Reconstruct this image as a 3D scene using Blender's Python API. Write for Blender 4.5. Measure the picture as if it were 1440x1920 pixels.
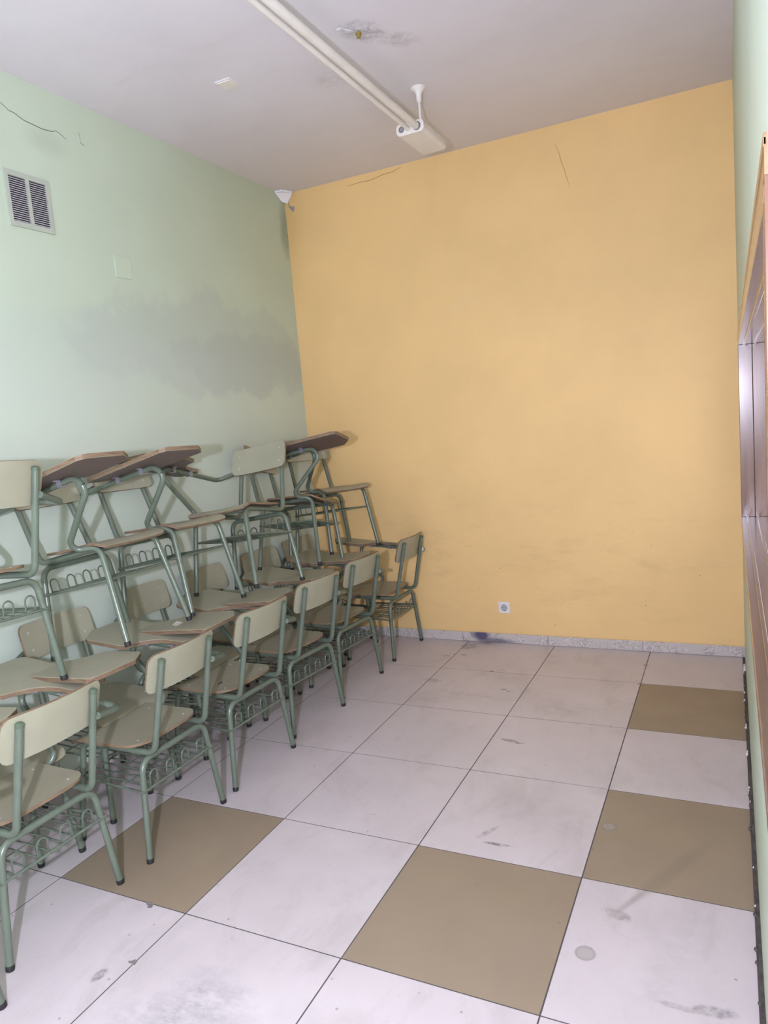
import bpy, bmesh, math, random
from mathutils import Vector, Matrix, Euler
random.seed(7)
for o in list(bpy.data.objects): bpy.data.objects.remove(o, do_unlink=True)
S = bpy.context.scene
COL = S.collection
pi = math.pi

# ------------------------------------------------------------------ camera
CAM = Vector((2.2847, -1.6529, 1.5846))
YAW, PITCH, ROLL, FPX = 0.45729, -0.12720, -0.08617, 1341.9
cd = bpy.data.cameras.new('camera'); cam = bpy.data.objects.new('camera', cd); COL.objects.link(cam)
Rm = Matrix.Rotation(YAW, 3, 'Z') @ Matrix.Rotation(pi/2 + PITCH, 3, 'X') @ Matrix.Rotation(ROLL, 3, 'Z')
cam.matrix_world = Matrix.Translation(CAM) @ Rm.to_4x4()
cd.sensor_fit = 'VERTICAL'; cd.sensor_height = 24.0; cd.lens = 24.0*FPX/1920.0
cd.clip_start = 0.01; cd.clip_end = 60
S.camera = cam

# ------------------------------------------------------------------ light
w = bpy.data.worlds.new('world'); S.world = w; w.use_nodes = True
bg = w.node_tree.nodes['Background']
bg.inputs[0].default_value = (0.97, 0.96, 0.92, 1); bg.inputs[1].default_value = 1.95
fl = bpy.data.lights.new('camera_flash', 'POINT'); fl.energy = 335; fl.color = (0.92, 0.925, 1.18); fl.shadow_soft_size = 0.03
flo = bpy.data.objects.new('camera_flash', fl); COL.objects.link(flo); flo.location = (2.030, -1.915, 1.60)
S.view_settings.view_transform = 'Standard'; S.view_settings.look = 'None'
S.view_settings.exposure = -0.32; S.view_settings.gamma = 1.0; S.view_settings.use_curve_mapping = False

# ------------------------------------------------------------------ room numbers (metres)
XL, XR, YB, ZC = -0.564, 2.3325, 2.958, 3.247
YF = -3.6            # the room goes on behind the camera; its rear wall is left off to let in soft fill
T = 0.6

# ------------------------------------------------------------------ materials
def nmat(name):
    m = bpy.data.materials.new(name); m.use_nodes = True
    nt = m.node_tree; b = nt.nodes['Principled BSDF']
    return m, nt, b
class N:
    """tiny node helper"""
    def __init__(s, nt): s.nt = nt
    def new(s, t, **k):
        n = s.nt.nodes.new(t)
        for a, v in k.items(): setattr(n, a, v)
        return n
    def link(s, a, b): s.nt.links.new(a, b)
    def coord(s, scale=(1,1,1), loc=(0,0,0), world=True, rot=(0,0,0)):
        if world: src = s.new('ShaderNodeNewGeometry').outputs['Position']
        else: src = s.new('ShaderNodeTexCoord').outputs['Object']
        mp = s.new('ShaderNodeMapping'); mp.inputs['Scale'].default_value = scale; mp.inputs['Location'].default_value = loc
        mp.inputs['Rotation'].default_value = rot
        s.link(src, mp.inputs[0]); return mp.outputs[0]
    def noise(s, vec, scale, detail=4, rough=.55, dist=0):
        n = s.new('ShaderNodeTexNoise'); n.inputs['Scale'].default_value = scale; n.inputs['Detail'].default_value = detail
        n.inputs['Roughness'].default_value = rough; n.inputs['Distortion'].default_value = dist
        s.link(vec, n.inputs['Vector']); return n.outputs['Fac']
    def ramp(s, fac, stops, interp='LINEAR'):
        r = s.new('ShaderNodeValToRGB'); r.color_ramp.interpolation = interp
        e = r.color_ramp.elements
        while len(e) < len(stops): e.new(.5)
        for i, (p, c) in enumerate(stops):
            e[i].position = p
            if isinstance(c, (int, float)): c = (c, c, c)
            e[i].color = (*c, 1)
        s.link(fac, r.inputs[0]); return r.outputs[0]
    def mix(s, fac, a, b, mode='MIX'):
        n = s.new('ShaderNodeMix', data_type='RGBA', blend_type=mode)
        for sock, v in ((n.inputs[0], fac), (n.inputs[6], a), (n.inputs[7], b)):
            if hasattr(v, 'links'): s.link(v, sock)
            elif isinstance(v, (int, float)): sock.default_value = v
            else: sock.default_value = (*v, 1)
        return n.outputs[2]
    def math(s, op, a, b=0.0, c=0.0):
        n = s.new('ShaderNodeMath', operation=op)
        for i, v in enumerate((a, b, c)):
            if hasattr(v, 'links'): s.link(v, n.inputs[i])
            else: n.inputs[i].default_value = v
        return n.outputs[0]
    def blob(s, centre, radii, vec=None, wob=0.0, wscale=3.0, soft=.5, rot=(0,0,0)):
        """0..1 mask: 1 inside an ellipsoid (world coordinates), noisy edge"""
        g = s.new('ShaderNodeNewGeometry').outputs['Position']
        sub = s.new('ShaderNodeVectorMath', operation='SUBTRACT'); s.link(g, sub.inputs[0]); sub.inputs[1].default_value = centre
        vec = sub.outputs[0]
        if any(rot):
            vr = s.new('ShaderNodeVectorRotate', rotation_type='EULER_XYZ'); vr.inputs['Rotation'].default_value = rot
            s.link(vec, vr.inputs['Vector']); vec = vr.outputs[0]
        dv = s.new('ShaderNodeVectorMath', operation='DIVIDE'); s.link(vec, dv.inputs[0]); dv.inputs[1].default_value = radii
        ln = s.new('ShaderNodeVectorMath', operation='LENGTH'); s.link(dv.outputs[0], ln.inputs[0])
        d = ln.outputs['Value']
        if wob:
            nz = s.noise(g, wscale, 5, .6)
            d = s.math('ADD', d, s.math('MULTIPLY', s.math('SUBTRACT', nz, .5), wob))
        mr = s.new('ShaderNodeMapRange'); mr.clamp = True
        mr.inputs['From Min'].default_value = 1.0 + soft*.5; mr.inputs['From Max'].default_value = 1.0 - soft*.5
        s.link(d, mr.inputs['Value']); return mr.outputs[0]
    def bump(s, b, h, strength=.2, dist=.01):
        n = s.new('ShaderNodeBump'); n.inputs['Strength'].default_value = strength; n.inputs['Distance'].default_value = dist
        s.link(h, n.inputs['Height']); s.link(n.outputs[0], b.inputs['Normal'])

def simple(name, col, rough=.5, metal=0.0, spec=.5, nscale=0, namt=.1, bump=0):
    m, nt, b = nmat(name); n = N(nt)
    b.inputs['Roughness'].default_value = rough; b.inputs['Metallic'].default_value = metal
    b.inputs['Specular IOR Level'].default_value = spec
    if nscale:
        f = n.noise(n.coord(world=False), nscale, 4)
        n.link(n.ramp(f, [(.3, tuple(c*(1-namt) for c in col)), (.7, tuple(min(1, c*(1+namt)) for c in col))]), b.inputs['Base Color'])
        if bump: n.bump(b, f, bump, .002)
    else: b.inputs['Base Color'].default_value = (*col, 1)
    return m

YELLOW = (0.805, 0.545, 0.250); GREEN = (0.52, 0.60, 0.48)
def mat_yellow():
    m, nt, b = nmat('yellow_wall_paint'); n = N(nt)
    v = n.coord()
    base = n.ramp(n.noise(v, 1.6, 5), [(.3, tuple(c*.94 for c in YELLOW)), (.7, tuple(c*1.05 for c in YELLOW))])
    # rubbed band low on the wall, pale scuffs, a few dark specks
    sm = n.math('MULTIPLY', n.ramp(n.noise(n.coord(scale=(1.2, 1, 4)), 2.2, 6, .7), [(.52, 0.), (.75, 1.)]), n.blob((1.0, YB, .55), (1.5, .5, .55), soft=.9))
    base = n.mix(n.math('MULTIPLY', sm, .25), base, (.42, .29, .15))
    base = n.mix(n.math('MULTIPLY', n.blob((.72, YB, 2.31), (.14, .1, .05), wob=.9, wscale=12, soft=.6, rot=(0, .5, 0)), .30), base, (.78, .55, .28))
    sp = n.new('ShaderNodeTexVoronoi', voronoi_dimensions='2D'); sp.inputs['Scale'].default_value = 5.0; n.link(n.coord(rot=(pi/2, 0, 0)), sp.inputs['Vector'])
    spk = n.math('MULTIPLY', n.ramp(sp.outputs['Distance'], [(.016, 1.), (.030, 0.)]), n.ramp(n.noise(v, 2.7, 2), [(.50, 0.), (.58, 1.)]))
    spk = n.math('MULTIPLY', spk, n.blob((.8, YB, .35), (1.6, .4, .5), soft=.4))
    base = n.mix(n.math('MULTIPLY', spk, .5), base, (.22, .15, .08))
    # darker brown tint in the upper left corner, fading outwards
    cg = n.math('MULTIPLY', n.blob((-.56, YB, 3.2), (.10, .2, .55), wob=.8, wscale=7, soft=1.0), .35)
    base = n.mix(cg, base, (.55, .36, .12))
    n.link(base, b.inputs['Base Color']); b.inputs['Roughness'].default_value = .55; b.inputs['Specular IOR Level'].default_value = .3
    n.bump(b, n.noise(v, 9, 5), .12, .01)
    return m
def mat_green():
    m, nt, b = nmat('green_wall_paint'); n = N(nt)
    v = n.coord()
    base = n.ramp(n.noise(v, 1.3, 5), [(.3, tuple(c*.95 for c in GREEN)), (.7, tuple(c*1.05 for c in GREEN))])
    # large repainted grey area with a ragged edge
    pa = n.blob((XL, 2.05, 2.12), (.5, 1.10, .29), wob=1.5, wscale=3.2, soft=.22)
    pb = n.blob((XL, 2.35, 2.02), (.5, .72, .20), wob=1.6, wscale=5.5, soft=.20)
    base = n.mix(n.math('MULTIPLY', pa, .50), base, (.42, .465, .43))
    base = n.mix(n.math('MULTIPLY', pb, .42), base, (.385, .425, .40))
    pc = n.blob((XL, .9, 1.98), (.5, .9, .22), wob=1.0, wscale=3.0, soft=.5)
    base = n.mix(n.math('MULTIPLY', pc, .35), base, (.50, .555, .52))
    # paler plaster low down, olive tint towards the ceiling corner
    lo = n.blob((XL, 1.2, .9), (.5, 3.0, 1.0), wob=.4, wscale=2, soft=.5)
    base = n.mix(n.math('MULTIPLY', lo, .45), base, (.60, .645, .60))
    ol = n.blob((XL, 2.8, 3.1), (.5, 1.1, .75), wob=.7, wscale=2.2, soft=1.0)
    base = n.mix(n.math('MULTIPLY', ol, .40), base, (.44, .48, .33))
    st = n.math('MULTIPLY', n.blob((XL, .92, 3.0), (.5, .10, .05), wob=.8, wscale=6, soft=1.0), .35)
    base = n.mix(st, base, (.38, .43, .35))
    # dark smears along the corner with the yellow wall
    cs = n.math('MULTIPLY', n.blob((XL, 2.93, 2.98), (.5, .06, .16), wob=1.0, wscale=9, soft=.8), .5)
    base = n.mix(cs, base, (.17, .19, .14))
    n.link(base, b.inputs['Base Color']); b.inputs['Roughness'].default_value = .5; b.inputs['Specular IOR Level'].default_value = .35
    n.bump(b, n.noise(v, 5, 6), .15, .015)
    return m
def mat_ceiling():
    m, nt, b = nmat('ceiling_plaster'); n = N(nt)
    v = n.coord()
    base = n.ramp(n.noise(v, 1.1, 6, .6), [(.3, (.665, .625, .675)), (.7, (.745, .705, .755))])
    sm = n.ramp(n.noise(n.coord(scale=(1, 1.8, 1), loc=(3, 1, 0)), 2.2, 6, .65, .6), [(.56, 0.), (.8, 1.)])
    base = n.mix(n.math('MULTIPLY', sm, .30), base, (.56, .51, .48))
    far = n.blob((1.0, 2.9, ZC), (2.6, .85, .5), wob=.5, wscale=2, soft=1.2)  # warmer, dimmer light at the far end, painted into the ceiling colour
    base = n.mix(n.math('MULTIPLY', far, .35), base, (.68, .61, .52))
    cg = n.ramp(n.noise(v, 22, 8, .75), [(.40, 0.), (.62, 1.)])
    d1 = n.blob((.895, 1.36, ZC), (.075, .10, .3), wob=1.1, wscale=10, soft=.6, rot=(0, 0, .7))
    base = n.mix(n.math('MULTIPLY', n.math('MULTIPLY', d1, cg), .65), base, (.25, .235, .24))
    d2 = n.blob((1.0, 1.52, ZC), (.05, .09, .3), wob=1.2, wscale=9, soft=.9, rot=(0, 0, .7))
    base = n.mix(n.math('MULTIPLY', n.math('MULTIPLY', d2, cg), .45), base, (.32, .30, .30))
    d3 = n.blob((.58, 1.66, ZC), (.09, .07, .3), wob=1.2, wscale=8, soft=.9)
    base = n.mix(n.math('MULTIPLY', n.math('MULTIPLY', d3, cg), .4), base, (.36, .33, .31))
    n.link(base, b.inputs['Base Color']); b.inputs['Roughness'].default_value = .7; b.inputs['Specular IOR Level'].default_value = .2
    n.bump(b, n.noise(v, 4, 6), .2, .015)
    return m
def dirt(n, base, amount=1.0):
    """scuffs, smudges, specks and stains that lie on the tiles (world positions)"""
    v = n.coord()
    s1 = n.ramp(n.noise(n.coord(scale=(1.6, .8, 1)), 3.0, 7, .68, .8), [(.52, 0.), (.78, 1.)])
    base = n.mix(n.math('MULTIPLY', s1, .34*amount), base, (.27, .24, .22))
    s2 = n.ramp(n.noise(n.coord(scale=(1, 1, 1), loc=(7, 3, 0)), 11, 6, .72), [(.60, 0.), (.80, 1.)])
    base = n.mix(n.math('MULTIPLY', s2, .22*amount), base, (.25, .22, .21))
    vo = n.new('ShaderNodeTexVoronoi', voronoi_dimensions='2D'); vo.inputs['Scale'].default_value = 6.0; vo.inputs['Randomness'].default_value = 1.0; n.link(v, vo.inputs['Vector'])
    sp = n.ramp(vo.outputs['Distance'], [(.018, 1.), (.032, 0.)])
    sp = n.math('MULTIPLY', sp, n.ramp(n.noise(v, 2.3, 2), [(.52, 0.), (.60, 1.)]))
    base = n.mix(n.math('MULTIPLY', sp, .55), base, (.14, .12, .11))
    s3 = n.ramp(n.noise(n.coord(scale=(3.5, 1.0, 1), rot=(0, 0, .6)), 7, 8, .78, .4), [(.58, 0.), (.72, 1.)])
    base = n.mix(n.math('MULTIPLY', s3, .20*amount), base, (.24, .21, .20))
    B = [ # centre x, y, rx, ry, rot, wobble, strength, colour
     (.91, -.29, .13, .10, .3, 1.0, .55, (.20, .20, .22)), (.80, -.40, .10, .08, 0, 1.1, .45, (.24, .23, .25)),
     (.90, 2.03, .17, .020, .1, .9, .45, (.24, .20, .17)), (.78, 1.93, .22, .05, -.5, 1.2, .35, (.27, .23, .20)),
     (1.0, 2.40, .20, .12, .2, 1.2, .30, (.30, .25, .21)), (1.45, 1.95, .12, .09, 0, 1.2, .35, (.26, .22, .19)),
     (1.288, 1.527, .045, .014, .2, .9, .75, (.13, .12, .12)), (1.34, 1.51, .022, .008, 0, .8, .7, (.13, .12, .12)),
     (1.476, .695, .055, .008, -.05, .6, .75, (.15, .14, .14)), (1.42, .76, .012, .05, .5, 1.0, .45, (.2, .18, .18)),
     (2.215, .165, .055, .018, -.1, .9, .55, (.20, .19, .19)), (2.13, .15, .05, .010, 0, 1.3, .45, (.22, .2, .2)),
     (1.935, .455, .045, .020, .2, 1.0, .55, (.20, .17, .16)),
     (1.76, 2.10, .10, .06, 0, 1.2, .32, (.25, .21, .18)), (1.6, .95, .20, .15, .4, 1.3, .25, (.3, .27, .25)),
     (2.10, .30, .05, .20, .3, 1.2, .25, (.28, .26, .26)), (.63, 2.18, .05, .03, .2, 1.0, .5, (.2, .17, .15)),
     (1.085, 2.139, .018, .012, 0, .4, .8, (.08, .07, .06)), (1.115, 2.12, .012, .009, 0, .4, .8, (.08, .07, .06)),
     (.705, 2.93, .12, .045, .1, 1.0, .85, (.09, .075, .11)), (.64, 2.83, .05, .06, 0, 1.2, .6, (.16, .13, .14)),
     (.66, 2.66, .02, .012, 0, .5, .7, (.12, .1, .1)), (.55, 2.62, .03, .016, 0, .7, .4, (.2, .17, .16)),
     (.533, -.309, .016, .026, .2, .3, .75, (.15, .13, .14)),
    ]
    grit = n.ramp(n.noise(n.coord(loc=(2, 5, 0)), 34, 8, .75), [(.42, 0.), (.62, 1.)])
    grit2 = n.ramp(n.noise(n.coord(loc=(4, 1, 0), scale=(1, 1.6, 1)), 13, 8, .75), [(.40, 0.), (.66, 1.)])
    for (x, y, rx, ry, ro, wo, st, c) in B:
        big = max(rx, ry) > .07
        mk = n.blob((x, y, 0), (rx, ry, .2), wob=wo*1.3, wscale=12 if big else 34, soft=1.0 if big else .5, rot=(0, 0, ro))
        st = st if big else min(1.0, st*1.35)
        mk = n.math('MULTIPLY', mk, grit2 if big else n.math('ADD', n.math('MULTIPLY', grit, .75), .25))
        base = n.mix(n.math('MULTIPLY', mk, st), base, c)
    # the long drag mark across the brown tile by the window wall
    base = n.mix(n.math('MULTIPLY', n.blob((2.08, .735, 0), (.024, .20, .2), wob=.5, wscale=8, soft=.9, rot=(0, 0, .50)), .42), base, (.20, .165, .125))
    base = n.mix(n.math('MULTIPLY', n.blob((1.965, .525, 0), (.010, .09, .2), wob=.6, wscale=8, soft=.9, rot=(0, 0, .50)), .40), base, (.25, .22, .21))
    # two round rings worn into the tiles
    for x, y in ((1.841, .93), (1.871, .26)):
        o = n.blob((x, y, 0), (.030, .030, .2), wob=.15, wscale=20, soft=.15)
        i = n.blob((x, y, 0), (.022, .022, .2), wob=.3, wscale=20, soft=.25)
        base = n.mix(n.math('MULTIPLY', o, .55), base, (.19, .175, .16))
        base = n.mix(n.math('MULTIPLY', i, .35+.4*(amount > .9)), base, (.42, .385, .375))
    return base
def mat_tile(name, col, amount):
    m, nt, b = nmat(name); n = N(nt)
    v = n.coord()
    base = n.ramp(n.noise(v, 2.6, 6, .6), [(.3, tuple(c*.93 for c in col)), (.7, tuple(c*1.05 for c in col))])
    base = dirt(n, base, amount)
    n.link(base, b.inputs['Base Color'])
    n.link(n.ramp(n.noise(v, 6, 4), [(.3, .34), (.7, .48)]), b.inputs['Roughness'])
    b.inputs['Specular IOR Level'].default_value = .4
    n.bump(b, n.noise(v, 14, 5), .05, .004)
    return m
def mat_terrazzo():
    m, nt, b = nmat('terrazzo_skirting'); n = N(nt); v = n.coord()
    vo = n.new('ShaderNodeTexVoronoi'); vo.inputs['Scale'].default_value = 130; n.link(v, vo.inputs['Vector'])
    chips = n.ramp(vo.outputs['Color'], [(.25, (.36, .31, .30)), (.5, (.52, .47, .455)), (.8, (.62, .57, .56))])
    base = n.mix(n.ramp(n.noise(v, 12, 4), [(.45, 0.), (.6, 1.)]), chips, (.53, .48, .465))
    ink = n.blob((.69, YB, .045), (.06, .2, .035), wob=1.0, wscale=14, soft=.7)
    base = n.mix(n.math('MULTIPLY', ink, .9), base, (.05, .04, .12))
    ink2 = n.blob((.80, YB, .01), (.12, .2, .022), wob=1.0, wscale=12, soft=.7)
    base = n.mix(n.math('MULTIPLY', ink2, .75), base, (.10, .085, .13))
    n.link(base, b.inputs['Base Color']); b.inputs['Roughness'].default_value = .35
    return m
def mat_wood(name, c1, c2, rough=.25, axis=1, sc=1.0):
    m, nt, b = nmat(name); n = N(nt)
    s = [22*sc, 22*sc, 22*sc]; s[axis] = 1.2*sc
    v = n.coord(scale=tuple(s))
    f = n.noise(v, 1.6, 6, .6, .6)
    n.link(n.ramp(f, [(.3, c1), (.7, c2)]), b.inputs['Base Color'])
    b.inputs['Roughness'].default_value = rough; b.inputs['Specular IOR Level'].default_value = .55
    b.inputs['Coat Weight'].default_value = 1.0; b.inputs['Coat Roughness'].default_value = .185
    n.bump(b, f, .08, .002)
    return m
def mat_laminate(name, col, dirty=.25):
    m, nt, b = nmat(name); n = N(nt); v = n.coord(world=False)
    base = n.ramp(n.noise(v, 9, 5), [(.3, tuple(c*.94 for c in col)), (.7, tuple(c*1.04 for c in col))])
    gr = n.ramp(n.noise(v, 3.5, 6, .7, .5), [(.55, 0.), (.8, 1.)])
    base = n.mix(n.math('MULTIPLY', gr, dirty), base, (.22, .18, .14))
    n.link(base, b.inputs['Base Color']); b.inputs['Roughness'].default_value = .42; b.inputs['Specular IOR Level'].default_value = .35
    return m
def mat_plyedge(name, c1, c2):
    m, nt, b = nmat(name); n = N(nt)
    v = n.coord(world=False, scale=(9, 9, 160))
    n.link(n.ramp(n.noise(v, 2.0, 4), [(.35, c1), (.65, c2)]), b.inputs['Base Color'])
    b.inputs['Roughness'].default_value = .6
    return m

M = dict(
 yellow=mat_yellow(), green=mat_green(), ceiling=mat_ceiling(),
 tile=mat_tile('pale_floor_tile', (.56, .50, .51), 1.0), tileb=mat_tile('brown_floor_tile', (.285, .222, .158), .45),
 grout=simple('dark_grout', (.085, .075, .07), .9, nscale=30),
 terrazzo=mat_terrazzo(), chip=simple('chipped_tile_body', (.20, .175, .17), .9, nscale=60, namt=.3),
 wood=mat_wood('varnished_window_wood', (.085, .035, .022), (.19, .085, .05), .24, 2),
 woodh=mat_wood('varnished_trim_wood', (.15, .075, .035), (.30, .17, .085), .32, 1),
 woodsill=mat_wood('varnished_sill_wood', (.12, .07, .05), (.23, .14, .10), .26, 1),
 gap=simple('dirty_gap_mortar', (.07, .06, .05), .95, nscale=25, namt=.5),
 metal=simple('green_enamelled_tube', (.112, .140, .105), .30, spec=.6, nscale=14, namt=.10),
 rubber=simple('black_rubber_foot', (.012, .012, .013), .6),
 cap=simple('green_plastic_cap', (.085, .12, .08), .4),
 wire=simple('green_wire', (.10, .125, .095), .35, spec=.6),
 lam=mat_laminate('beige_laminate', (.325, .312, .228), .12), lamseat=mat_laminate('worn_beige_laminate', (.335, .308, .224), .22),
 lamtab=mat_laminate('worn_tablet_laminate', (.36, .345, .250), .32),
 edge=mat_plyedge('plywood_edge', (.13, .085, .05), (.25, .16, .098)),
 under=mat_laminate('plywood_underside', (.155, .105, .095), .3),
 rivet=simple('painted_rivet', (.46, .43, .35), .4),
 clamp=simple('steel_clamp', (.42, .40, .46), .35, metal=.7),
 white=simple('white_plastic', (.74, .71, .72), .4, nscale=12, namt=.04),
 cream=simple('cream_metal', (.76, .715, .67), .42, nscale=8, namt=.05),
 hole=simple('dark_hole', (.03, .03, .035), .8),
 vent=simple('painted_vent_metal', (.44, .475, .405), .5, nscale=10, namt=.05),
 ventslat=simple('bare_vent_metal', (.52, .50, .53), .4),
 plate=simple('painted_cover_plate', (.53, .61, .48), .45),
 plaster=simple('bare_plaster', (.62, .60, .62), .8, nscale=25, namt=.12),
 grey=simple('grey_render', (.27, .26, .25), .85, nscale=40, namt=.2),
 crack=simple('wall_crack', (.17, .18, .14), .9), crack2=simple('fine_wall_crack', (.36, .21, .08), .9),
 paper=simple('white_paint_flake', (.80, .78, .84), .6, nscale=20, namt=.05),
 brass=simple('brass_bolt', (.45, .36, .12), .35, metal=.8),
 shutter=simple('grey_roller_shutter', (.12, .11, .10), .6),
 tape=None,
)
def mat_glass():
    m, nt, b = nmat('window_glass'); n = N(nt)
    out = nt.nodes['Material Output']
    tr = n.new('ShaderNodeBsdfTransparent'); tr.inputs[0].default_value = (.92, .95, .93, 1)
    gl = n.new('ShaderNodeBsdfGlossy'); gl.inputs['Roughness'].default_value = .11
    fr = n.new('ShaderNodeFresnel'); fr.inputs['IOR'].default_value = 1.52
    mx = n.new('ShaderNodeMixShader'); n.link(fr.outputs[0], mx.inputs[0]); n.link(tr.outputs[0], mx.inputs[1]); n.link(gl.outputs[0], mx.inputs[2])
    n.link(mx.outputs[0], out.inputs['Surface']); return m
M['glass'] = mat_glass()
def mat_tape():
    m, nt, b = nmat('clear_tape'); b.inputs['Base Color'].default_value = (.75, .70, .58, 1)
    b.inputs['Roughness'].default_value = .15; b.inputs['Alpha'].default_value = .55
    return m
M['tape'] = mat_tape()

# ------------------------------------------------------------------ mesh helpers
def link(name, me, mats, parent=None, loc=None, smooth=None):
    o = bpy.data.objects.new(name, me)
    COL.objects.link(o)
    if not me.materials:
        for mm in (mats if isinstance(mats, (list, tuple)) else [mats]): me.materials.append(mm)
    if parent is not None: o.parent = parent
    if loc is not None: o.location = loc
    return o
def tag(o, label=None, cat=None, group=None, kind=None):
    if label: o['label'] = label
    if cat: o['category'] = cat
    if group: o['group'] = group
    if kind: o['kind'] = kind
    return o
def shade(me, angle=40):
    for p in me.polygons: p.use_smooth = True
    me.set_sharp_from_angle(angle=math.radians(angle))
def mesh(name, verts, faces, smooth=0, mi=None):
    me = bpy.data.meshes.new(name); me.from_pydata([tuple(v) for v in verts], [], faces)
    if mi:
        for p, i in zip(me.polygons, mi): p.material_index = i
    bm = bmesh.new(); bm.from_mesh(me); bmesh.ops.recalc_face_normals(bm, faces=bm.faces); bm.to_mesh(me); bm.free()
    me.update()
    if smooth: shade(me, smooth)
    return me
def box_mesh(name, a, b, bevel=0.0, seg=2):
    bm = bmesh.new()
    a, b = Vector(a), Vector(b); c = (a+b)/2; d = b-a
    bmesh.ops.create_cube(bm, size=1.0, matrix=Matrix.Translation(c) @ Matrix.Diagonal((*d, 1)))
    if bevel: bmesh.ops.bevel(bm, geom=bm.edges[:], offset=bevel, segments=seg, affect='EDGES', profile=.5)
    me = bpy.data.meshes.new(name); bm.to_mesh(me); bm.free()
    return me
def boxes_mesh(name, lst):
    bm = bmesh.new()
    for a, b in lst:
        a, b = Vector(a), Vector(b); c = (a+b)/2; d = b-a
        bmesh.ops.create_cube(bm, size=1.0, matrix=Matrix.Translation(c) @ Matrix.Diagonal((*d, 1)))
    me = bpy.data.meshes.new(name); bm.to_mesh(me); bm.free(); return me
def fillet(pts, radii, n=7):
    """polyline -> smooth path: each inner corner becomes an arc of the given radius"""
    pts = [Vector(p) for p in pts]; out = [pts[0]]
    for i in range(1, len(pts)-1):
        p, a, b = pts[i], pts[i-1], pts[i+1]; r = radii[i-1] if isinstance(radii, (list, tuple)) else radii
        u, v = (a-p).normalized(), (b-p).normalized(); ang = u.angle(v)
        if r <= 0 or ang > pi-.02: out.append(p); continue
        t = min(r/math.tan(ang/2), .49*(a-p).length if i > 1 else .9*(a-p).length, .49*(b-p).length if i < len(pts)-2 else .9*(b-p).length)
        r = t*math.tan(ang/2)
        cen = p + (u+v).normalized()*(r/math.sin(ang/2))
        s, e = p+u*t-cen, p+v*t-cen
        tot = s.angle(e); ax = s.cross(e).normalized()
        for k in range(n+1): out.append(cen + Matrix.Rotation(tot*k/n, 3, ax) @ s)
    out.append(pts[-1]); return out
def tube_mesh(name, path, r, sides=12, caps=True):
    path = [Vector(p) for p in path]; V = []; F = []
    t0 = (path[1]-path[0]).normalized()
    up = Vector((0, 0, 1)) if abs(t0.z) < .9 else Vector((0, 1, 0))
    nrm = t0.cross(up).normalized()
    for i, p in enumerate(path):
        if i == 0: t = t0
        elif i == len(path)-1: t = (path[i]-path[i-1]).normalized()
        else: t = ((path[i]-path[i-1]).normalized() + (path[i+1]-path[i]).normalized()).normalized()
        nrm = (nrm - t*nrm.dot(t)).normalized(); bn = t.cross(nrm)
        for k in range(sides):
            a = 2*pi*k/sides; V.append(p + nrm*(r*math.cos(a)) + bn*(r*math.sin(a)))
    for i in range(len(path)-1):
        for k in range(sides):
            k2 = (k+1) % sides
            F.append((i*sides+k, i*sides+k2, (i+1)*sides+k2, (i+1)*sides+k))
    if caps:
        F.append(tuple(range(sides-1, -1, -1))); F.append(tuple((len(path)-1)*sides+k for k in range(sides)))
    return mesh(name, V, F, 50)
def lathe_mesh(name, prof, axis_m=Matrix.Identity(4), sides=20):
    V = []; F = []
    for (r, z) in prof:
        for k in range(sides):
            a = 2*pi*k/sides; V.append(axis_m @ Vector((r*math.cos(a), r*math.sin(a), z)))
    for i in range(len(prof)-1):
        for k in range(sides):
            k2 = (k+1) % sides; F.append((i*sides+k, i*sides+k2, (i+1)*sides+k2, (i+1)*sides+k))
    F.append(tuple(range(sides))); F.append(tuple((len(prof)-1)*sides+k for k in range(sides)))
    return mesh(name, V, F, 35)
def prism_mesh(name, poly, zf0, zf1, mats3=True, smooth=30, bev=0.0):
    """solid from a plan outline; zf0/zf1 give lower/upper height at (x, y). materials: 0 top, 1 side, 2 underside"""
    n = len(poly); V = [(x, y, zf0(x, y)) for x, y in poly] + [(x, y, zf1(x, y)) for x, y in poly]
    F = [tuple(range(n-1, -1, -1)), tuple(range(n, 2*n))]; mi = [2, 0]
    for i in range(n):
        j = (i+1) % n; F.append((i, j, n+j, n+i)); mi.append(1)
    me = bpy.data.meshes.new(name); me.from_pydata(V, [], F)
    for p, i in zip(me.polygons, mi): p.material_index = i if mats3 else 0
    bm = bmesh.new(); bm.from_mesh(me); bmesh.ops.recalc_face_normals(bm, faces=bm.faces)
    if bev:
        top = [e for e in bm.edges if any(f.material_index != 1 for f in e.link_faces) and any(f.material_index == 1 for f in e.link_faces)]
        bmesh.ops.bevel(bm, geom=top, offset=bev, segments=1, affect='EDGES')
    big = [f for f in bm.faces if len(f.verts) > 4]; bmesh.ops.triangulate(bm, faces=big)
    bm.to_mesh(me); bm.free(); me.update()
    if smooth: shade(me, smooth)
    return me
def empty(name, loc=(0, 0, 0), rot=(0, 0, 0)):
    o = bpy.data.objects.new(name, None); COL.objects.link(o); o.location = loc; o.rotation_euler = rot
    o.empty_display_size = .1; return o

# ------------------------------------------------------------------ the room
def structure(name, me, mats): return tag(link(name, me, mats), kind='structure')
structure('wall_left', box_mesh('wall_left', (XL-.15, YF, -.05), (XL, YB+.15, ZC+.1)), M['green'])
structure('wall_back', box_mesh('wall_back', (XL, YB, -.05), (XR+.25, YB+.15, ZC+.1)), M['yellow'])
structure('ceiling', box_mesh('ceiling', (XL, YF, ZC), (XR+.25, YB, ZC+.12)), M['ceiling'])
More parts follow.
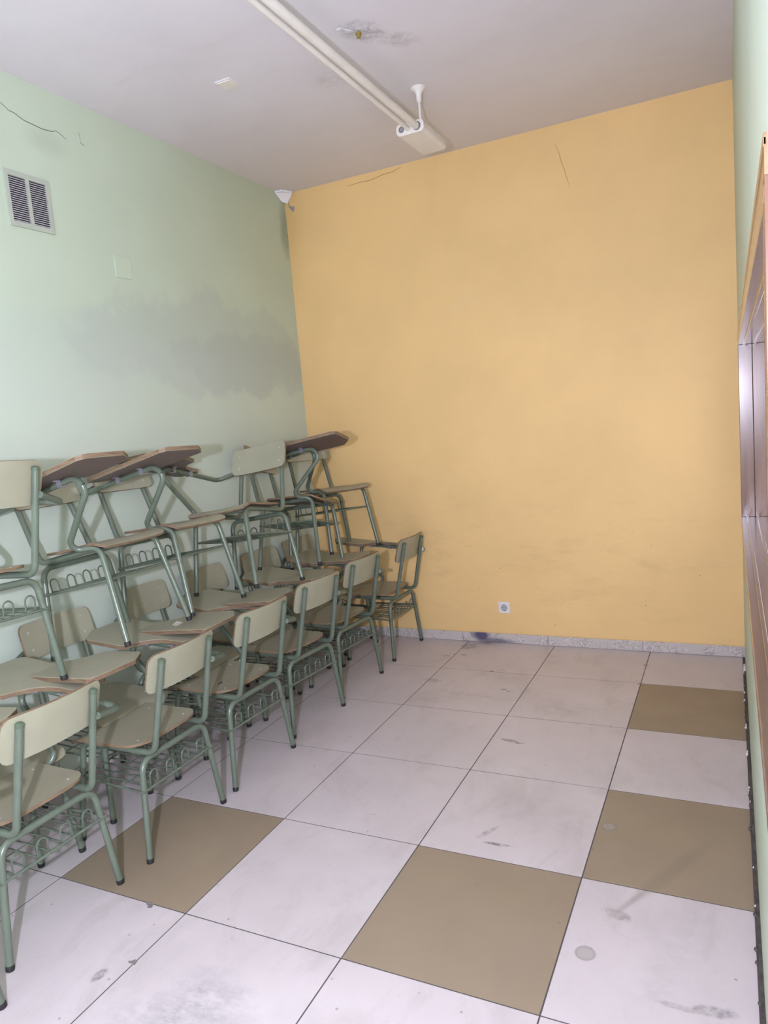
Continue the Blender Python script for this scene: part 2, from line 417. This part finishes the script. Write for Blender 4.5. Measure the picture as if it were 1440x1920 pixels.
# right wall with the window opening cut out of it
WY0, WY1, WZ0, WZ1, WX = -.56, 2.72, .865, 1.845, XR+.20
structure('wall_right', boxes_mesh('wall_right', [
    ((XR, YF, -.05), (WX, WY0, ZC)), ((XR, WY1, -.05), (WX, YB, ZC)),
    ((XR, WY0, -.05), (WX, WY1, WZ0)), ((XR, WY0, WZ1), (WX, WY1, ZC))]), M['green'])
# floor: mortar bed with every tile its own piece
floor = structure('floor', box_mesh('floor', (XL, YF, -.06), (XR, YB, -.0010)), M['grout'])
brown = {(0, 0), (2, 0), (3, 1), (3, 3)}
tcache = {}
for j in range(-6, 5):
    for i in range(-1, 4):
        x0 = max(i*T, XL+.003); x1 = min((i+1)*T, XR-.012); y0 = max(j*T, YF); y1 = min((j+1)*T, YB-.004)
        g = .0024
        sx, sy = round(x1-x0-2*g, 4), round(y1-y0-2*g, 4)
        key = (sx, sy, (i, j) in brown)
        if key not in tcache:
            tcache[key] = box_mesh('tile', (-sx/2, -sy/2, -.012), (sx/2, sy/2, 0))
            tcache[key].materials.append(M['tileb' if key[2] else 'tile'])
        o = link('tile', tcache[key], None, floor, ((x0+x1)/2, (y0+y1)/2, 0))
        o.rotation_euler = (random.uniform(-.0006, .0006), random.uniform(-.0006, .0006), random.uniform(-.0008, .0008))
# chipped tile corner (dark hole in the joint) and chips along joints
def chip(x, y, s, n=9, seed=0):
    rr = random.Random(seed); pl = [(x+s*rr.uniform(.3, 1)*math.cos(2*pi*k/n), y+.7*s*rr.uniform(.3, 1)*math.sin(2*pi*k/n)) for k in range(n)]
    o = link('joint_chip', prism_mesh('joint_chip', pl, lambda a, b: -.001, lambda a, b: .0006, False), M['chip'], floor); return o
for k, (x, y, s) in enumerate([(1.797, 2.70, .018), (1.797, 2.40, .014), (1.79, 2.385, .011), (.596, -.232, .022), (.448, -.006, .026), (.93, 2.402, .016), (.595, 2.66, .014)]): chip(x, y, s, seed=k)
# skirting of terrazzo lengths along the yellow and the green wall
bb = structure('baseboard_back', box_mesh('baseboard_back', (XL, YB-.006, 0), (XR, YB, .062)), M['terrazzo'])
x = XL+.001; lens = [.52, .60, .60, .60, .58]
for L in lens:
    x2 = min(x+L, XR-.012); link('skirting_piece', box_mesh('skirting_piece', (x, YB-.014, .001), (x2-.002, YB-.005, .066), .0022), M['terrazzo'], bb); x = x2
bl = structure('baseboard_left', box_mesh('baseboard_left', (XL, YF, 0), (XL+.006, YB-.015, .062)), M['terrazzo'])
y = YB-.016
while y > -1.2:
    link('skirting_piece', box_mesh('skirting_piece', (XL+.005, y-.598, .001), (XL+.014, y, .066), .0022), M['terrazzo'], bl); y -= .6
# right wall has lost its skirting: dark mortar gap, one broken white stub
tr = structure('trim_1', box_mesh('trim_1', (XR-.010, YF, -.003), (XR, YB-.30, .020)), M['gap'])
for k in range(34):
    yy = random.uniform(-.2, 2.6); s = random.uniform(.003, .008)
    link('mortar_crumb', lathe_mesh('mortar_crumb', [(s*.4, -s), (s, -s*.3), (s*.7, s*.5), (s*.2, s)], Matrix.Rotation(random.random()*6, 4, 'Z'), 6), M['plaster' if k % 3 == 0 else 'gap'], tr, (XR-.009-random.random()*.006, yy, .004+s*.6))
link('skirting_stub', box_mesh('skirting_stub', (XR-.013, YB-.30, .001), (XR-.001, YB-.25, .045), .003), M['plaster'], tr)

# ---- window in the right wall: wooden lining, casing, sliding tracks, panes, shutter outside
win = empty('window_1', (XR, (WY0+WY1)/2, WZ0)); tag(win, kind='structure')
def wpart(name, a, b, mat, bev=.002, parent=None):
    off = Vector(win.location)
    me = box_mesh(name, Vector(a)-off, Vector(b)-off, bev)
    return link(name, me, mat, win)
XP = XR+.135                      # plane of the glass
wpart('sill_board', (XR-.006, WY0, WZ0), (WX, WY1, WZ0+.025), M['woodsill'])
wpart('head_board', (XR-.004, WY0, WZ1-.025), (WX, WY1, WZ1), M['woodsill'])
wpart('jamb_board', (XR-.004, WY1-.022, WZ0+.025), (XR+.062, WY1, WZ1-.025), M['wood'])
wpart('jamb_board', (XR+.0635, WY1-.022, WZ0+.025), (XP-.012, WY1, WZ1-.025), M['wood'])
wpart('jamb_board', (XR-.004, WY0, WZ0+.025), (XP-.012, WY0+.022, WZ1-.025), M['wood'])
for zz, zs, nm in ((WZ0+.025, 1, 'sliding_track'), (WZ1-.025, -1, 'sliding_track')):
    for xx in (XR+.020, XR+.070):
        wpart(nm, (xx, WY0+.022, min(zz, zz+zs*.008)), (xx+.012, WY1-.022, max(zz, zz+zs*.008)), M['woodsill'], .0015)
cw = .048; ct = .003
wpart('casing_board', (XR-ct, WY0-cw, WZ1-.004), (XR, WY1+cw, WZ1+cw), M['woodh'], .004)
wpart('casing_board', (XR-ct, WY0-cw, WZ0-cw), (XR, WY1+cw, WZ0+.004), M['woodh'], .004)
wpart('casing_board', (XR-ct, WY1-.004, WZ0), (XR, WY1+cw, WZ1), M['wood'], .004)
wpart('casing_board', (XR-ct, WY0-cw, WZ0), (XR, WY0+.004, WZ1), M['wood'], .004)
wpart('casing_bead', (XR-ct-.002, WY0-cw, WZ1+cw-.018), (XR-ct+.001, WY1+cw, WZ1+cw-.004), M['woodh'], .003)
wpart('casing_bead', (XR-ct-.002, WY0-cw, WZ0-cw+.004), (XR-ct+.001, WY1+cw, WZ0-cw+.018), M['woodh'], .003)
# sliding sashes, both pushed to the near end; the far half stands open
wpart('jamb_board', (XP-.0115, WY1-.020, WZ0+.025), (WX, WY1, WZ1-.025), M['woodh'])
wpart('jamb_board', (XP-.0115, WY0, WZ0+.025), (WX, WY0+.020, WZ1-.025), M['woodh'])
off = win.location
for xs, a, b in ((XP-.014, WY0+.022, .62), (XP+.022, WY0+.022, .66)):
    for (p, q) in (((a, WZ0+.033), (b, WZ0+.085)), ((a, WZ1-.085), (b, WZ1-.033)), ((a, WZ0+.085), (a+.045, WZ1-.085)), ((b-.045, WZ0+.085), (b, WZ1-.085))):
        wpart('sash_rail', (xs, p[0], p[1]), (xs+.03, q[0], q[1]), M['wood'], .003)
    xg = xs+.012
    pane = mesh('pane', [Vector(v)-off for v in ((xg, a+.03, WZ0+.07), (xg, b-.03, WZ0+.07), (xg, b-.03, WZ1-.07), (xg, a+.03, WZ1-.07))], [(0, 1, 2, 3)])
    link('pane', pane, M['glass'], win)

# ------------------------------------------------------------------ the school chair with writing tablet
TR_ = .0125
def cut(path, *pts):
    """split a path at the samples nearest to the given points"""
    idx = [0]+[min(range(len(path)), key=lambda i: (path[i]-Vector(p)).length) for p in pts]+[len(path)-1]
    return [path[a:b+1] for a, b in zip(idx[:-1], idx[1:])]
def ztab(x): return .703 + .095*(x+.05)
def subdiv(path, step=.06):
    out = [path[0]]
    for a, b in zip(path[:-1], path[1:]):
        k = max(1, int((b-a).length/step))
        for i in range(1, k+1): out.append(a.lerp(b, i/k))
    return out
TABLET = [(-.060, -.413), (-.045, -.418), (.385, -.415), (.405, -.400), (.413, -.380), (.410, -.200), (.400, -.185), (.352, -.118), (.335, -.108), (.150, -.112), (.132, -.120),
          (.126, -.140), (.117, -.170), (.100, -.200), (.075, -.228), (.045, -.248), (.010, -.259), (-.030, -.264), (-.062, -.264), (-.075, -.272), (-.079, -.290), (-.076, -.395)]
def build_parts():
    P = []   # (name, mesh, material, parent index)
    def add(name, me, mat, par=None): P.append((name, me, mat, par)); return len(P)-1
    def foot(pt, d, par):
        d = Vector(d).normalized(); q = Vector((0, 0, 1)).rotation_difference(-d)
        m = Matrix.Translation(Vector(pt)) @ q.to_matrix().to_4x4()
        add('rubber_foot', lathe_mesh('rubber_foot', [(.011, -.010), (.0132, -.008), (.0136, .002), (.0132, .008), (.0126, .009)], m, 12), M['rubber'], par)
    def endcap(pt, d, par):
        q = Vector((0, 0, 1)).rotation_difference(Vector(d).normalized())
        m = Matrix.Translation(Vector(pt)) @ q.to_matrix().to_4x4()
        add('end_cap', lathe_mesh('end_cap', [(.0132, -.010), (.0140, -.004), (.0138, .001), (.009, .005), (.003, .006)], m, 12), M['cap'], par)
    # left side: backrest post - rail - front leg in one bent tube
    for s in (1, -1):
        top = (-.326, .137*s, .778); bend = (-.240, .146*s, .406); rail = (.128, .154*s, .412); ft = (.166, .191*s, .010)
        if s == 1:
            full = subdiv(fillet([top, bend, rail, ft], [.045, .045]))
            post, ral, leg = cut(full, (-.15, .148, .408), (.085, .154, .412))
        else:
            full = subdiv(fillet([top, bend, (.10, -.150, .412)], [.045]))
            post, ral = cut(full, (-.15, -.148, .408))
        a = add('backrest_post', tube_mesh('backrest_post', post, TR_), M['metal'])
        endcap(top, Vector(top)-Vector(bend), a)
        add('seat_rail', tube_mesh('seat_rail', ral, TR_), M['metal'])
        if s == 1:
            a = add('leg', tube_mesh('leg', leg, TR_), M['metal']); foot(ft, Vector(ft)-Vector(rail), a)
    # right side: front leg - short rail - slanting support - curl - arm under the tablet - back to the post
    zt = lambda x: ztab(x) - .018 - TR_ - .0005
    ft = (.166, -.191, .010); gl = (.128, -.163, .418)
    path = fillet([ft, gl, (.020, -.232, .424), (.302, -.262, zt(.302)), (-.262, -.292, zt(-.262)-.004), (-.318, -.146, .684)], [.045, .045, .046, .05])
    path = subdiv(path)
    leg, sup, arm = cut(path, (.112, -.175, .419), (.255, -.2575, .665))
    a = add('leg', tube_mesh('leg', leg, TR_), M['metal']); foot(ft, Vector(ft)-Vector(gl), a)
    add('arm_support', tube_mesh('arm_support', sup, TR_), M['metal'])
    a = add('arm_tube', tube_mesh('arm_tube', arm, TR_), M['metal'])
    for cx in (.135, -.005):
        cy = -.262 - (.302-cx)/.564*.03
        me = boxes_mesh('clamp', [((cx-.011, cy-.030, zt(cx)+.008), (cx+.011, cy-.0135, zt(cx)+.0125)), ((cx-.011, cy+.0135, zt(cx)+.008), (cx+.011, cy+.030, zt(cx)+.0125)),
                                  ((cx-.011, cy-.016, zt(cx)-.016), (cx+.011, cy+.016, zt(cx)-.0122)), ((cx-.011, cy-.0165, zt(cx)-.014), (cx+.011, cy-.0125, zt(cx)+.012)), ((cx-.011, cy+.0125, zt(cx)-.014), (cx+.011, cy+.0165, zt(cx)+.012))])
        add('clamp', me, M['clamp'], a)
    # rear legs: inverted U
    for_u = [(-.222, .221, .010), (-.200, .178, .383), (-.200, -.178, .383), (-.222, -.221, .010)]
    u = subdiv(fillet(for_u, [.05, .05]))
    l1, bar, l2 = cut(u, (-.200, .125, .383), (-.200, -.125, .383))
    add('rear_crossbar', tube_mesh('rear_crossbar', bar, TR_), M['metal'])
    a = add('leg', tube_mesh('leg', l1, TR_), M['metal']); foot(for_u[0], Vector(for_u[0])-Vector(for_u[1]), a)
    a = add('leg', tube_mesh('leg', l2, TR_), M['metal']); foot(for_u[3], Vector(for_u[3])-Vector(for_u[2]), a)
    # front crossbar under the seat
    add('front_crossbar', tube_mesh('front_crossbar', [(.085, .150, .405), (.085, -.155, .405)], .009), M['metal'])
    # seat: curved plywood with laminate on top
    def sheet(name, nu, nv, fpos, fnorm, th, hw_of, mats):
        V = []; F = []; mi = []
        for side in (0, 1):
            for i in range(nu):
                for j in range(nv):
                    u_ = i/(nu-1); c = -1+2*j/(nv-1); h = hw_of(u_); yy = c*h
                    p = fpos(u_, yy)
                    if side: p = p - fnorm(u_, yy)*th
                    V.append(p)
        o = nu*nv
        for i in range(nu-1):
            for j in range(nv-1):
                a, b_, c_, d_ = i*nv+j, (i+1)*nv+j, (i+1)*nv+j+1, i*nv+j+1
                F.append((a, b_, c_, d_)); mi.append(0); F.append((o+a, o+d_, o+c_, o+b_)); mi.append(2)
        rim = [j for j in range(nv)] + [i*nv+nv-1 for i in range(1, nu)] + [(nu-1)*nv+j for j in range(nv-2, -1, -1)] + [i*nv for i in range(nu-2, 0, -1)]
        for a, b_ in zip(rim, rim[1:]+rim[:1]): F.append((a, b_, o+b_, o+a)); mi.append(1)
        me = bpy.data.meshes.new(name); me.from_pydata([tuple(v) for v in V], [], F)
        for p, k in zip(me.polygons, mi): p.material_index = k
        bm = bmesh.new(); bm.from_mesh(me); bmesh.ops.recalc_face_normals(bm, faces=bm.faces); bm.to_mesh(me); bm.free()
        shade(me, 40)
        for mm in mats: me.materials.append(mm)
        return me
    def ease(nu, p=.55):
        return None
    L0, L1 = -.196, .176
    def ux(u_):   # denser rows near both ends
        return L0+(L1-L0)*(.5-.5*math.cos(pi*u_))
    def hw(u_):
        xx = ux(u_); W = .182+.010*(xx-L0)/(L1-L0)
        r = .075; d = xx-L0
        if d < r: return W-(r-math.sqrt(max(0, r*r-(r-d)**2)))
        r = .035; d = L1-xx
        if d < r: return W-(r-math.sqrt(max(0, r*r-(r-d)**2)))
        return W
    def sz(xx):
        z = .437 + .010*((xx+.03)/.17)**2*(1 if xx < -.03 else .35)
        if xx > .10: z -= .030*((xx-.10)/.076)**2
        return z
    sp = lambda u_, yy: Vector((ux(u_), yy, sz(ux(u_)) - .006*(1-(yy/.19)**2)))
    def sn(u_, yy):
        xx = ux(u_); sl = (sz(xx+.002)-sz(xx-.002))/.004; return Vector((-sl, 0, 1)).normalized()
    a = add('seat', sheet('seat', 17, 13, sp, sn, .0105, hw, [M['lamseat'], M['edge'], M['under']]), None)
    for (rx, ry) in ((-.145, .130), (-.145, -.130), (.06, .145), (.06, -.145)):
        zz = sz(rx) - .006*(1-(ry/.19)**2)
        add('rivet', lathe_mesh('rivet', [(.0055, -.001), (.005, .0012), (.002, .002)], Matrix.Translation((rx, ry, zz)), 10), M['rivet'], a)
    # backrest: curved plywood panel in front of the posts
    zb0, zb1 = .652, .806
    def bz(u_): return zb0+(zb1-zb0)*(.5-.5*math.cos(pi*u_))
    def bx(z, yy): return -.262-(z-.658)*.285 - .024*(1-(yy/.183)**2)
    def bhw(u_):
        z = bz(u_); W = .183; r = .034; d = min(z-zb0, zb1-z)
        return W-(r-math.sqrt(max(0, r*r-(r-d)**2))) if d < r else W
    bp = lambda u_, yy: Vector((bx(bz(u_), yy), yy, bz(u_)))
    def bn(u_, yy):
        sl = .048*yy/.183**2
        return Vector((1, -sl, .285)).normalized()
    a = add('backrest', sheet('backrest', 13, 17, bp, bn, .0095, bhw, [M['lam'], M['edge'], M['lam']]), None)
    for zz in (.690, .765):
        for yy in (-.139, .139):
            m = Matrix.Translation((bx(zz, yy), yy, zz)) @ Vector((0, 0, 1)).rotation_difference(Vector((1, 0, .285))).to_matrix().to_4x4()
            add('rivet', lathe_mesh('rivet', [(.0055, -.001), (.005, .0012), (.002, .002)], m, 10), M['rivet'], a)
    # writing tablet
    me = prism_mesh('writing_tablet', TABLET, lambda x, y: ztab(x)-.018, lambda x, y: ztab(x), True, 30, .0012)
    for mm in (M['lamtab'], M['edge'], M['under']): me.materials.append(mm)
    add('writing_tablet', me, None)
    # wire book basket
    zb = .272
    rim = [(-.212, .190, zb), (-.206, .205, zb), (.06, .176, zb+.004), (.125, .168, zb+.004), (.136, .12, zb+.004), (.136, -.12, zb+.004), (.125, -.168, zb+.004), (.06, -.176, zb+.004), (-.206, -.205, zb), (-.212, -.190, zb)]
    rp = fillet([(-.213, -.205, zb), (.138, -.178, zb+.004), (.138, .178, zb+.004), (-.213, .205, zb)], [.03, .03])
    a = add('basket_rim', tube_mesh('basket_rim', rp, .0048, 8), M['metal'])
    add('basket_bar', tube_mesh('basket_bar', [(-.214, -.204, zb), (-.214, .204, zb)], .0055, 8), M['metal'])
    for k in range(4):
        yc = -.135+.09*k; h = .020
        wp = fillet([(.137, yc-h, zb+.006), (-.207, yc-h, zb+.006), (-.209, yc-h, zb+.060), (-.209, yc+h, zb+.060), (-.207, yc+h, zb+.006), (.137, yc+h, zb+.006)], [.004, .0195, .0195, .004], 5)
        add('basket_wire', tube_mesh('basket_wire', wp, .0033, 6), M['wire'], a)
    for xx in (-.09, .03):
        add('basket_wire', tube_mesh('basket_wire', [(xx, -.188+.09*(xx+.21), zb), (xx, .188-.09*(xx+.21), zb)], .0025, 6), M['wire'], a)
    return P
PARTS = build_parts()
for nm, me, mat, par in PARTS:
    if mat is not None: me.materials.append(mat)
def chair(label, x, y, z=0, yaw=0, tilt=0, roll=0, group='stacked school chairs'):
    r = empty('school_chair', (x, y, z), (roll, tilt, yaw)); tag(r, label, 'chair', group)
    objs = []
    for nm, me, mat, par in PARTS:
        o = bpy.data.objects.new(nm, me); COL.objects.link(o); o.parent = r if par is None else objs[par]
        objs.append(o)
    return r
FR, RR, UP = 'chairs of the front row on the floor', 'chairs of the row against the green wall', 'chairs stacked on top of the tablets'
# front row, backs to the aisle
chair('front row school chair cut off at the bottom left, only a rear leg showing', .125, -.715, 0, 3.10, group=FR)
chair('nearest whole school chair of the front row, its big backrest at the left edge', .028, -.169, 0, 3.124, group=FR)
chair('second school chair of the front row, standing on the brown floor tile', .048, .401, 0, 3.147, group=FR)
c3 = chair('third school chair of the front row, with a small dark scratch on its seat', .047, .958, 0, 3.091, group=FR)
chair('fourth school chair of the front row counted from the camera', .028, 1.506, 0, 3.028, group=FR)
chair('fifth front row school chair, last but one before the yellow wall', .021, 2.025, 0, 3.046, group=FR)
chair('last school chair of the front row, right against the yellow wall', .032, 2.676, 0, 3.116, group=FR)
link('scratch_mark', prism_mesh('scratch_mark', [(-.062, .064), (-.067, .078), (-.066, .090), (-.073, .094), (-.072, .080), (-.076, .070), (-.070, .062)], lambda a, b: .4325, lambda a, b: .4348, False), M['hole'], c3)
# row behind, backs against the green wall
chair('school chair against the green wall at the left edge, only its tablet corner showing', -.222, -.04, 0, 0, group=RR)
chair('nearest chair against the green wall with its whole backrest in view', -.236, .530, .016, -.03, .03, group=RR)
chair('second chair against the green wall, crumpled tape on its tablet corner', -.236, 1.092, .020, .06, .03, group=RR)
chair('third chair against the green wall, behind the vertical leg of the sideways chair', -.227, 1.585, .008, .05, .02, group=RR)
chair('fourth chair against the green wall, under the chair turned sideways', -.218, 2.10, .003, -.05, .02, group=RR)
chair('last chair against the green wall, in the corner by the yellow wall', -.222, 2.60, 0, -.04, group=RR)
# upper layer
chair('leftmost stacked chair, seen from behind with its backrest at the left edge', -.150, -.140, .740, 3.201, .050, .047, UP)
chair('stacked chair leaning back, tablet pointing up just right of the leftmost backrest', -.072, .559, .744, .045, -.183, -.013, UP)
chair('stacked chair leaning back with the longest tablet sloping up beside the green wall', -.102, .996, .744, .0, -.143, -.030, UP)
chair('stacked chair turned sideways, its plain backrest facing the camera', -.053, 1.356, .759, -1.555, -.149, .137, UP)
chair('stacked chair rolled over to one side, its tablet overlapping the yellow wall', -.129, 2.106, .706, .143, -.065, -.227, UP)
chair('stacked chair in the far corner, all legs seen against the yellow wall', -.124, 2.544, .728, -.465, -.104, -.015, UP)

# ------------------------------------------------------------------ things on the walls and ceiling
# ventilation grille
v = empty('vent_grille', (XL, .763, 2.70)); tag(v, 'square louvred vent grille high on the green wall at the left edge', 'vent')
hw, hh = .118, .120
link('frame', boxes_mesh('frame', [((0, -hw, hh-.022), (.010, hw, hh)), ((0, -hw, -hh), (.010, hw, -hh+.022)), ((0, -hw, -hh+.022), (.010, -hw+.020, hh-.022)),
    ((0, hw-.020, -hh+.022), (.010, hw, hh-.022)), ((0, -.008, -hh+.022), (.010, .008, hh-.022))]), M['vent'], v)
link('backing', box_mesh('backing', (.0005, -hw+.012, -hh+.012), (.0015, hw-.012, hh-.012)), M['hole'], v)
ns = 20; sl = None
for c0, c1 in ((-hw+.0205, -.0085), (.0085, hw-.0205)):
    me = None
    for k in range(ns):
        z0 = -hh+.024 + (2*hh-.048)*k/ns
        if me is None:
            L = (c1-c0)
            me = mesh('louvre', [(.003, 0, .0046), (.0095, 0, 0), (.0095, L, 0), (.003, L, .0046), (.003, 0, .0062), (.0095, 0, .0030), (.0095, L, .0030), (.003, L, .0062)],
                      [(0, 1, 2, 3), (4, 7, 6, 5), (0, 4, 5, 1), (1, 5, 6, 2), (2, 6, 7, 3), (3, 7, 4, 0)])
            me.materials.append(M['ventslat'])
        link('louvre', me, None, v, (0, c0, z0))
# blank cover plate
cpl = tag(link('cover_plate', box_mesh('cover_plate', (0, -.058, -.056), (.006, .058, .056), .003), M['plate'], None, (XL, 1.293, 2.492)), 'blank square cover plate painted green on the wall', 'cover plate')
# socket on the yellow wall
so = empty('wall_socket', (.868, YB, .249)); tag(so, 'white power socket low on the yellow wall', 'socket')
link('plate', box_mesh('plate', (-.040, -.009, -.040), (.040, 0, .040), .004), M['white'], so)
rot = Matrix.Rotation(pi/2, 4, 'X')
link('socket_well', lathe_mesh('socket_well', [(.0235, .004), (.0235, .0105), (.020, .0115), (.0195, .0095), (.001, .0092)], rot, 24), simple('grey_socket_plastic', (.42, .40, .43), .45), so)
for dx in (-.0095, .0095): link('contact_hole', lathe_mesh('contact_hole', [(.003, .009), (.003, .0104)], Matrix.Translation((dx, 0, 0)) @ rot, 10), M['hole'], so)
for dz in (-.0185, .0185): link('earth_clip', box_mesh('earth_clip', (-.004, -.0118, dz-.0025), (.004, -.009, dz+.0025)), M['hole'], so)
# ceiling: square plate, bolt with torn plaster
cp = empty('ceiling_cover', (.150, 1.392, ZC)); tag(cp, 'small white square cover on the ceiling', 'cover')
link('base', box_mesh('base', (-.044, -.046, -.006), (.044, .046, 0), .002), M['white'], cp)
link('lid', box_mesh('lid', (-.036, -.038, -.011), (.036, .038, -.006), .002), M['cream'], cp)
bo = tag(link('ceiling_bolt', lathe_mesh('ceiling_bolt', [(.004, -.030), (.009, -.028), (.009, -.016), (.014, -.015), (.014, -.010), (.006, -.009), (.006, 0)], sides=8), M['brass'], None, (.882, 1.350, ZC)), 'brass bolt sticking out of torn plaster on the ceiling', 'bolt')
# torn plaster flakes round the bolt
rr = random.Random(3)
def flake(name, pts, mat, z0, z1): return link(name, prism_mesh(name, pts, lambda a, b: z0, lambda a, b: z1, False), mat)
f1 = tag(flake('plaster_flake', [(.812, 1.285), (.832, 1.282), (.850, 1.315), (.868, 1.335), (.860, 1.352), (.838, 1.330), (.824, 1.305)], M['ceiling'], ZC-.005, ZC), 'curled flake of plaster beside the brass ceiling bolt', 'plaster flake')
# corner: white flake of paint hanging where ceiling and walls meet, grey render below
pf = [(-.563, 2.84, 0), (-.560, 2.91, -.012), (-.540, 2.955, -.02), (-.495, 2.955, -.004), (-.475, 2.93, 0), (-.51, 2.85, 0)]
V = [Vector((a, b, ZC-.002+c)) for a, b, c in pf]; V2 = [q-Vector((0, 0, .012+.035*(1 if i in (1, 2) else 0))) for i, q in enumerate(V)]
n = len(V)
tag(link('paint_flake', mesh('paint_flake', V+V2, [tuple(range(n)), tuple(range(2*n-1, n-1, -1))]+[(i, (i+1) % n, n+(i+1) % n, n+i) for i in range(n)]), M['paper']), 'white flake of loose paint hanging in the far ceiling corner', 'paint flake')
rp = [(-.535, 3.195), (-.522, 3.160), (-.500, 3.150), (-.486, 3.155), (-.488, 3.128), (-.503, 3.112), (-.518, 3.135), (-.532, 3.150)]
tag(link('render_patch', mesh('render_patch', [(a, YB-.001, b) for a, b in rp]+[(a, YB+.004, b) for a, b in rp], [tuple(range(len(rp)))]+[(i, (i+1) % len(rp), len(rp)+(i+1) % len(rp), len(rp)+i) for i in range(len(rp))]), M['grey']), 'grey patch of bare render where yellow paint fell off near the corner', 'wall damage')
# cracks: thin raised lips following a jagged line on the wall
def crack(name, pts, plane, wdt, mat, label):
    V = []; F = []
    for k, (a, b) in enumerate(pts):
        ww = wdt*(.35+.65*math.sin(pi*(k+.5)/len(pts)))
        for d in (-ww, ww):
            V.append((XL+.0015, a, b+d) if plane == 'L' else (a+d, YB-.0015, b) if plane == 'B' else (a, YB-.0015, b+d))
        for d in (-ww, ww):
            V.append((XL-.003, a, b+d) if plane == 'L' else (a+d, YB+.003, b) if plane == 'B' else (a, YB+.003, b+d))
    for k in range(len(pts)-1):
        a = 4*k; F += [(a, a+1, a+5, a+4), (a, a+4, a+6, a+2), (a+1, a+3, a+7, a+5)]
    return tag(link(name, mesh(name, V, F), mat), label, 'crack')
crack('wall_crack', [(.64, 3.125), (.70, 3.10), (.725, 3.085), (.75, 3.083), (.80, 3.066), (.84, 3.063), (.90, 3.058), (.95, 3.064), (.975, 3.074), (1.0, 3.066), (1.03, 3.052)], 'L', .0018, M['crack'], 'long jagged crack in the green wall above the vent grille')
crack('wall_scratch', [(1.112, 3.11), (1.116, 3.085), (1.118, 3.06), (1.135, 3.055)], 'L', .0018, M['crack'], 'short hooked scratch in the green wall right of the long crack')
crack('wall_crack', [(1.372, 3.135), (1.392, 3.08), (1.402, 3.03), (1.418, 2.985), (1.430, 2.93), (1.446, 2.875)], 'B', .0013, M['crack2'], 'thin slanting crack high on the yellow wall')
crack('wall_crack', [(-.05, 3.196), (.05, 3.200), (.13, 3.197), (.22, 3.212), (.30, 3.215), (.36, 3.232)], 'H', .0018, M['crack2'], 'crack in the yellow wall just under the ceiling')

# ---- ceiling arm: two parallel tubes into a cream box, hung from a flange
ar = empty('ceiling_fixture', (.886, 2.005, ZC)); tag(ar, 'cream ceiling fixture: two long tubes running into a rounded box hung from a rod', 'ceiling fixture')
off = Vector(ar.location)
zr = 3.062
link('thick_tube', tube_mesh('thick_tube', [Vector((.868, 2.03, zr))-off, Vector((.868, .6, zr+.004))-off, Vector((.868, -2.4, zr+.01))-off], .018, 16), M['cream'], ar)
link('thin_tube', tube_mesh('thin_tube', [Vector((.824, 1.985, zr-.004))-off, Vector((.824, .6, zr))-off, Vector((.824, -2.4, zr+.006))-off], .012, 14), M['cream'], ar)
bx0, bx1, by0, by1, bz0, bz1 = .757, .910, 1.985, 2.305, 3.030, 3.090
bm = bmesh.new()
prof = []
for k in range(24):
    a = 2*pi*k/24; r = .022
    cx = (bx1-r if math.cos(a) > 0 else bx0+r); cz = (bz1-r if math.sin(a) > 0 else bz0+r)
    prof.append((cx+r*math.cos(a), cz+r*math.sin(a)))
V = [Vector((a, by0, b))-off for a, b in prof]+[Vector((a, by1, b))-off for a, b in prof]
F = [tuple(range(24)), tuple(range(24, 48))]+[(k, (k+1) % 24, 24+(k+1) % 24, 24+k) for k in range(24)]
link('box_housing', mesh('box_housing', V, F, 30), M['cream'], ar)
rot = Matrix.Rotation(pi/2, 4, 'X')
link('end_plate', mesh('end_plate', [Vector((bx0+(a-bx0)*1.0, by0-.004, b))-off for a, b in prof]+[Vector((a, by0+.001, b))-off for a, b in prof], F, 30), M['cream'], ar)
for hx, r_ in ((.786, .0150), (.872, .0215)):
    link('tube_hole', lathe_mesh('tube_hole', [(r_, 0), (r_, .0065), (r_*.82, .0068), (r_*.8, .0062)], Matrix.Translation(Vector((hx, by0, zr-.001))-off) @ rot, 20), simple('grey_ring', (.16, .155, .17), .5), ar)
link('hole_core', lathe_mesh('hole_core', [(.009, 0), (.009, .0068), (.003, .0069)], Matrix.Translation(Vector((.787, by0, zr-.001))-off) @ rot, 14), simple('hole_plug', (.28, .27, .29), .5), ar)
link('hanger_rod', tube_mesh('hanger_rod', [(0, 0, bz1-ZC-.005), (0, 0, -.03)], .006, 10), M['cream'], ar)
link('ceiling_flange', lathe_mesh('ceiling_flange', [(.008, -.070), (.012, -.066), (.015, -.030), (.022, -.018), (.036, -.008), (.040, -.004), (.040, 0)], sides=24), M['cream'], ar)

# strip of tape on a tablet corner
tp = tag(link('tape_strip', mesh('tape_strip', [(.010, .722, .757), (.028, .775, .757), (.062, .768, .757), (.050, .712, .756), (.018, .748, .768), (.056, .742, .764)], [(0, 4, 5, 3), (4, 1, 2, 5)]), M['tape']), 'crumpled clear tape on the corner of a writing tablet', 'tape')
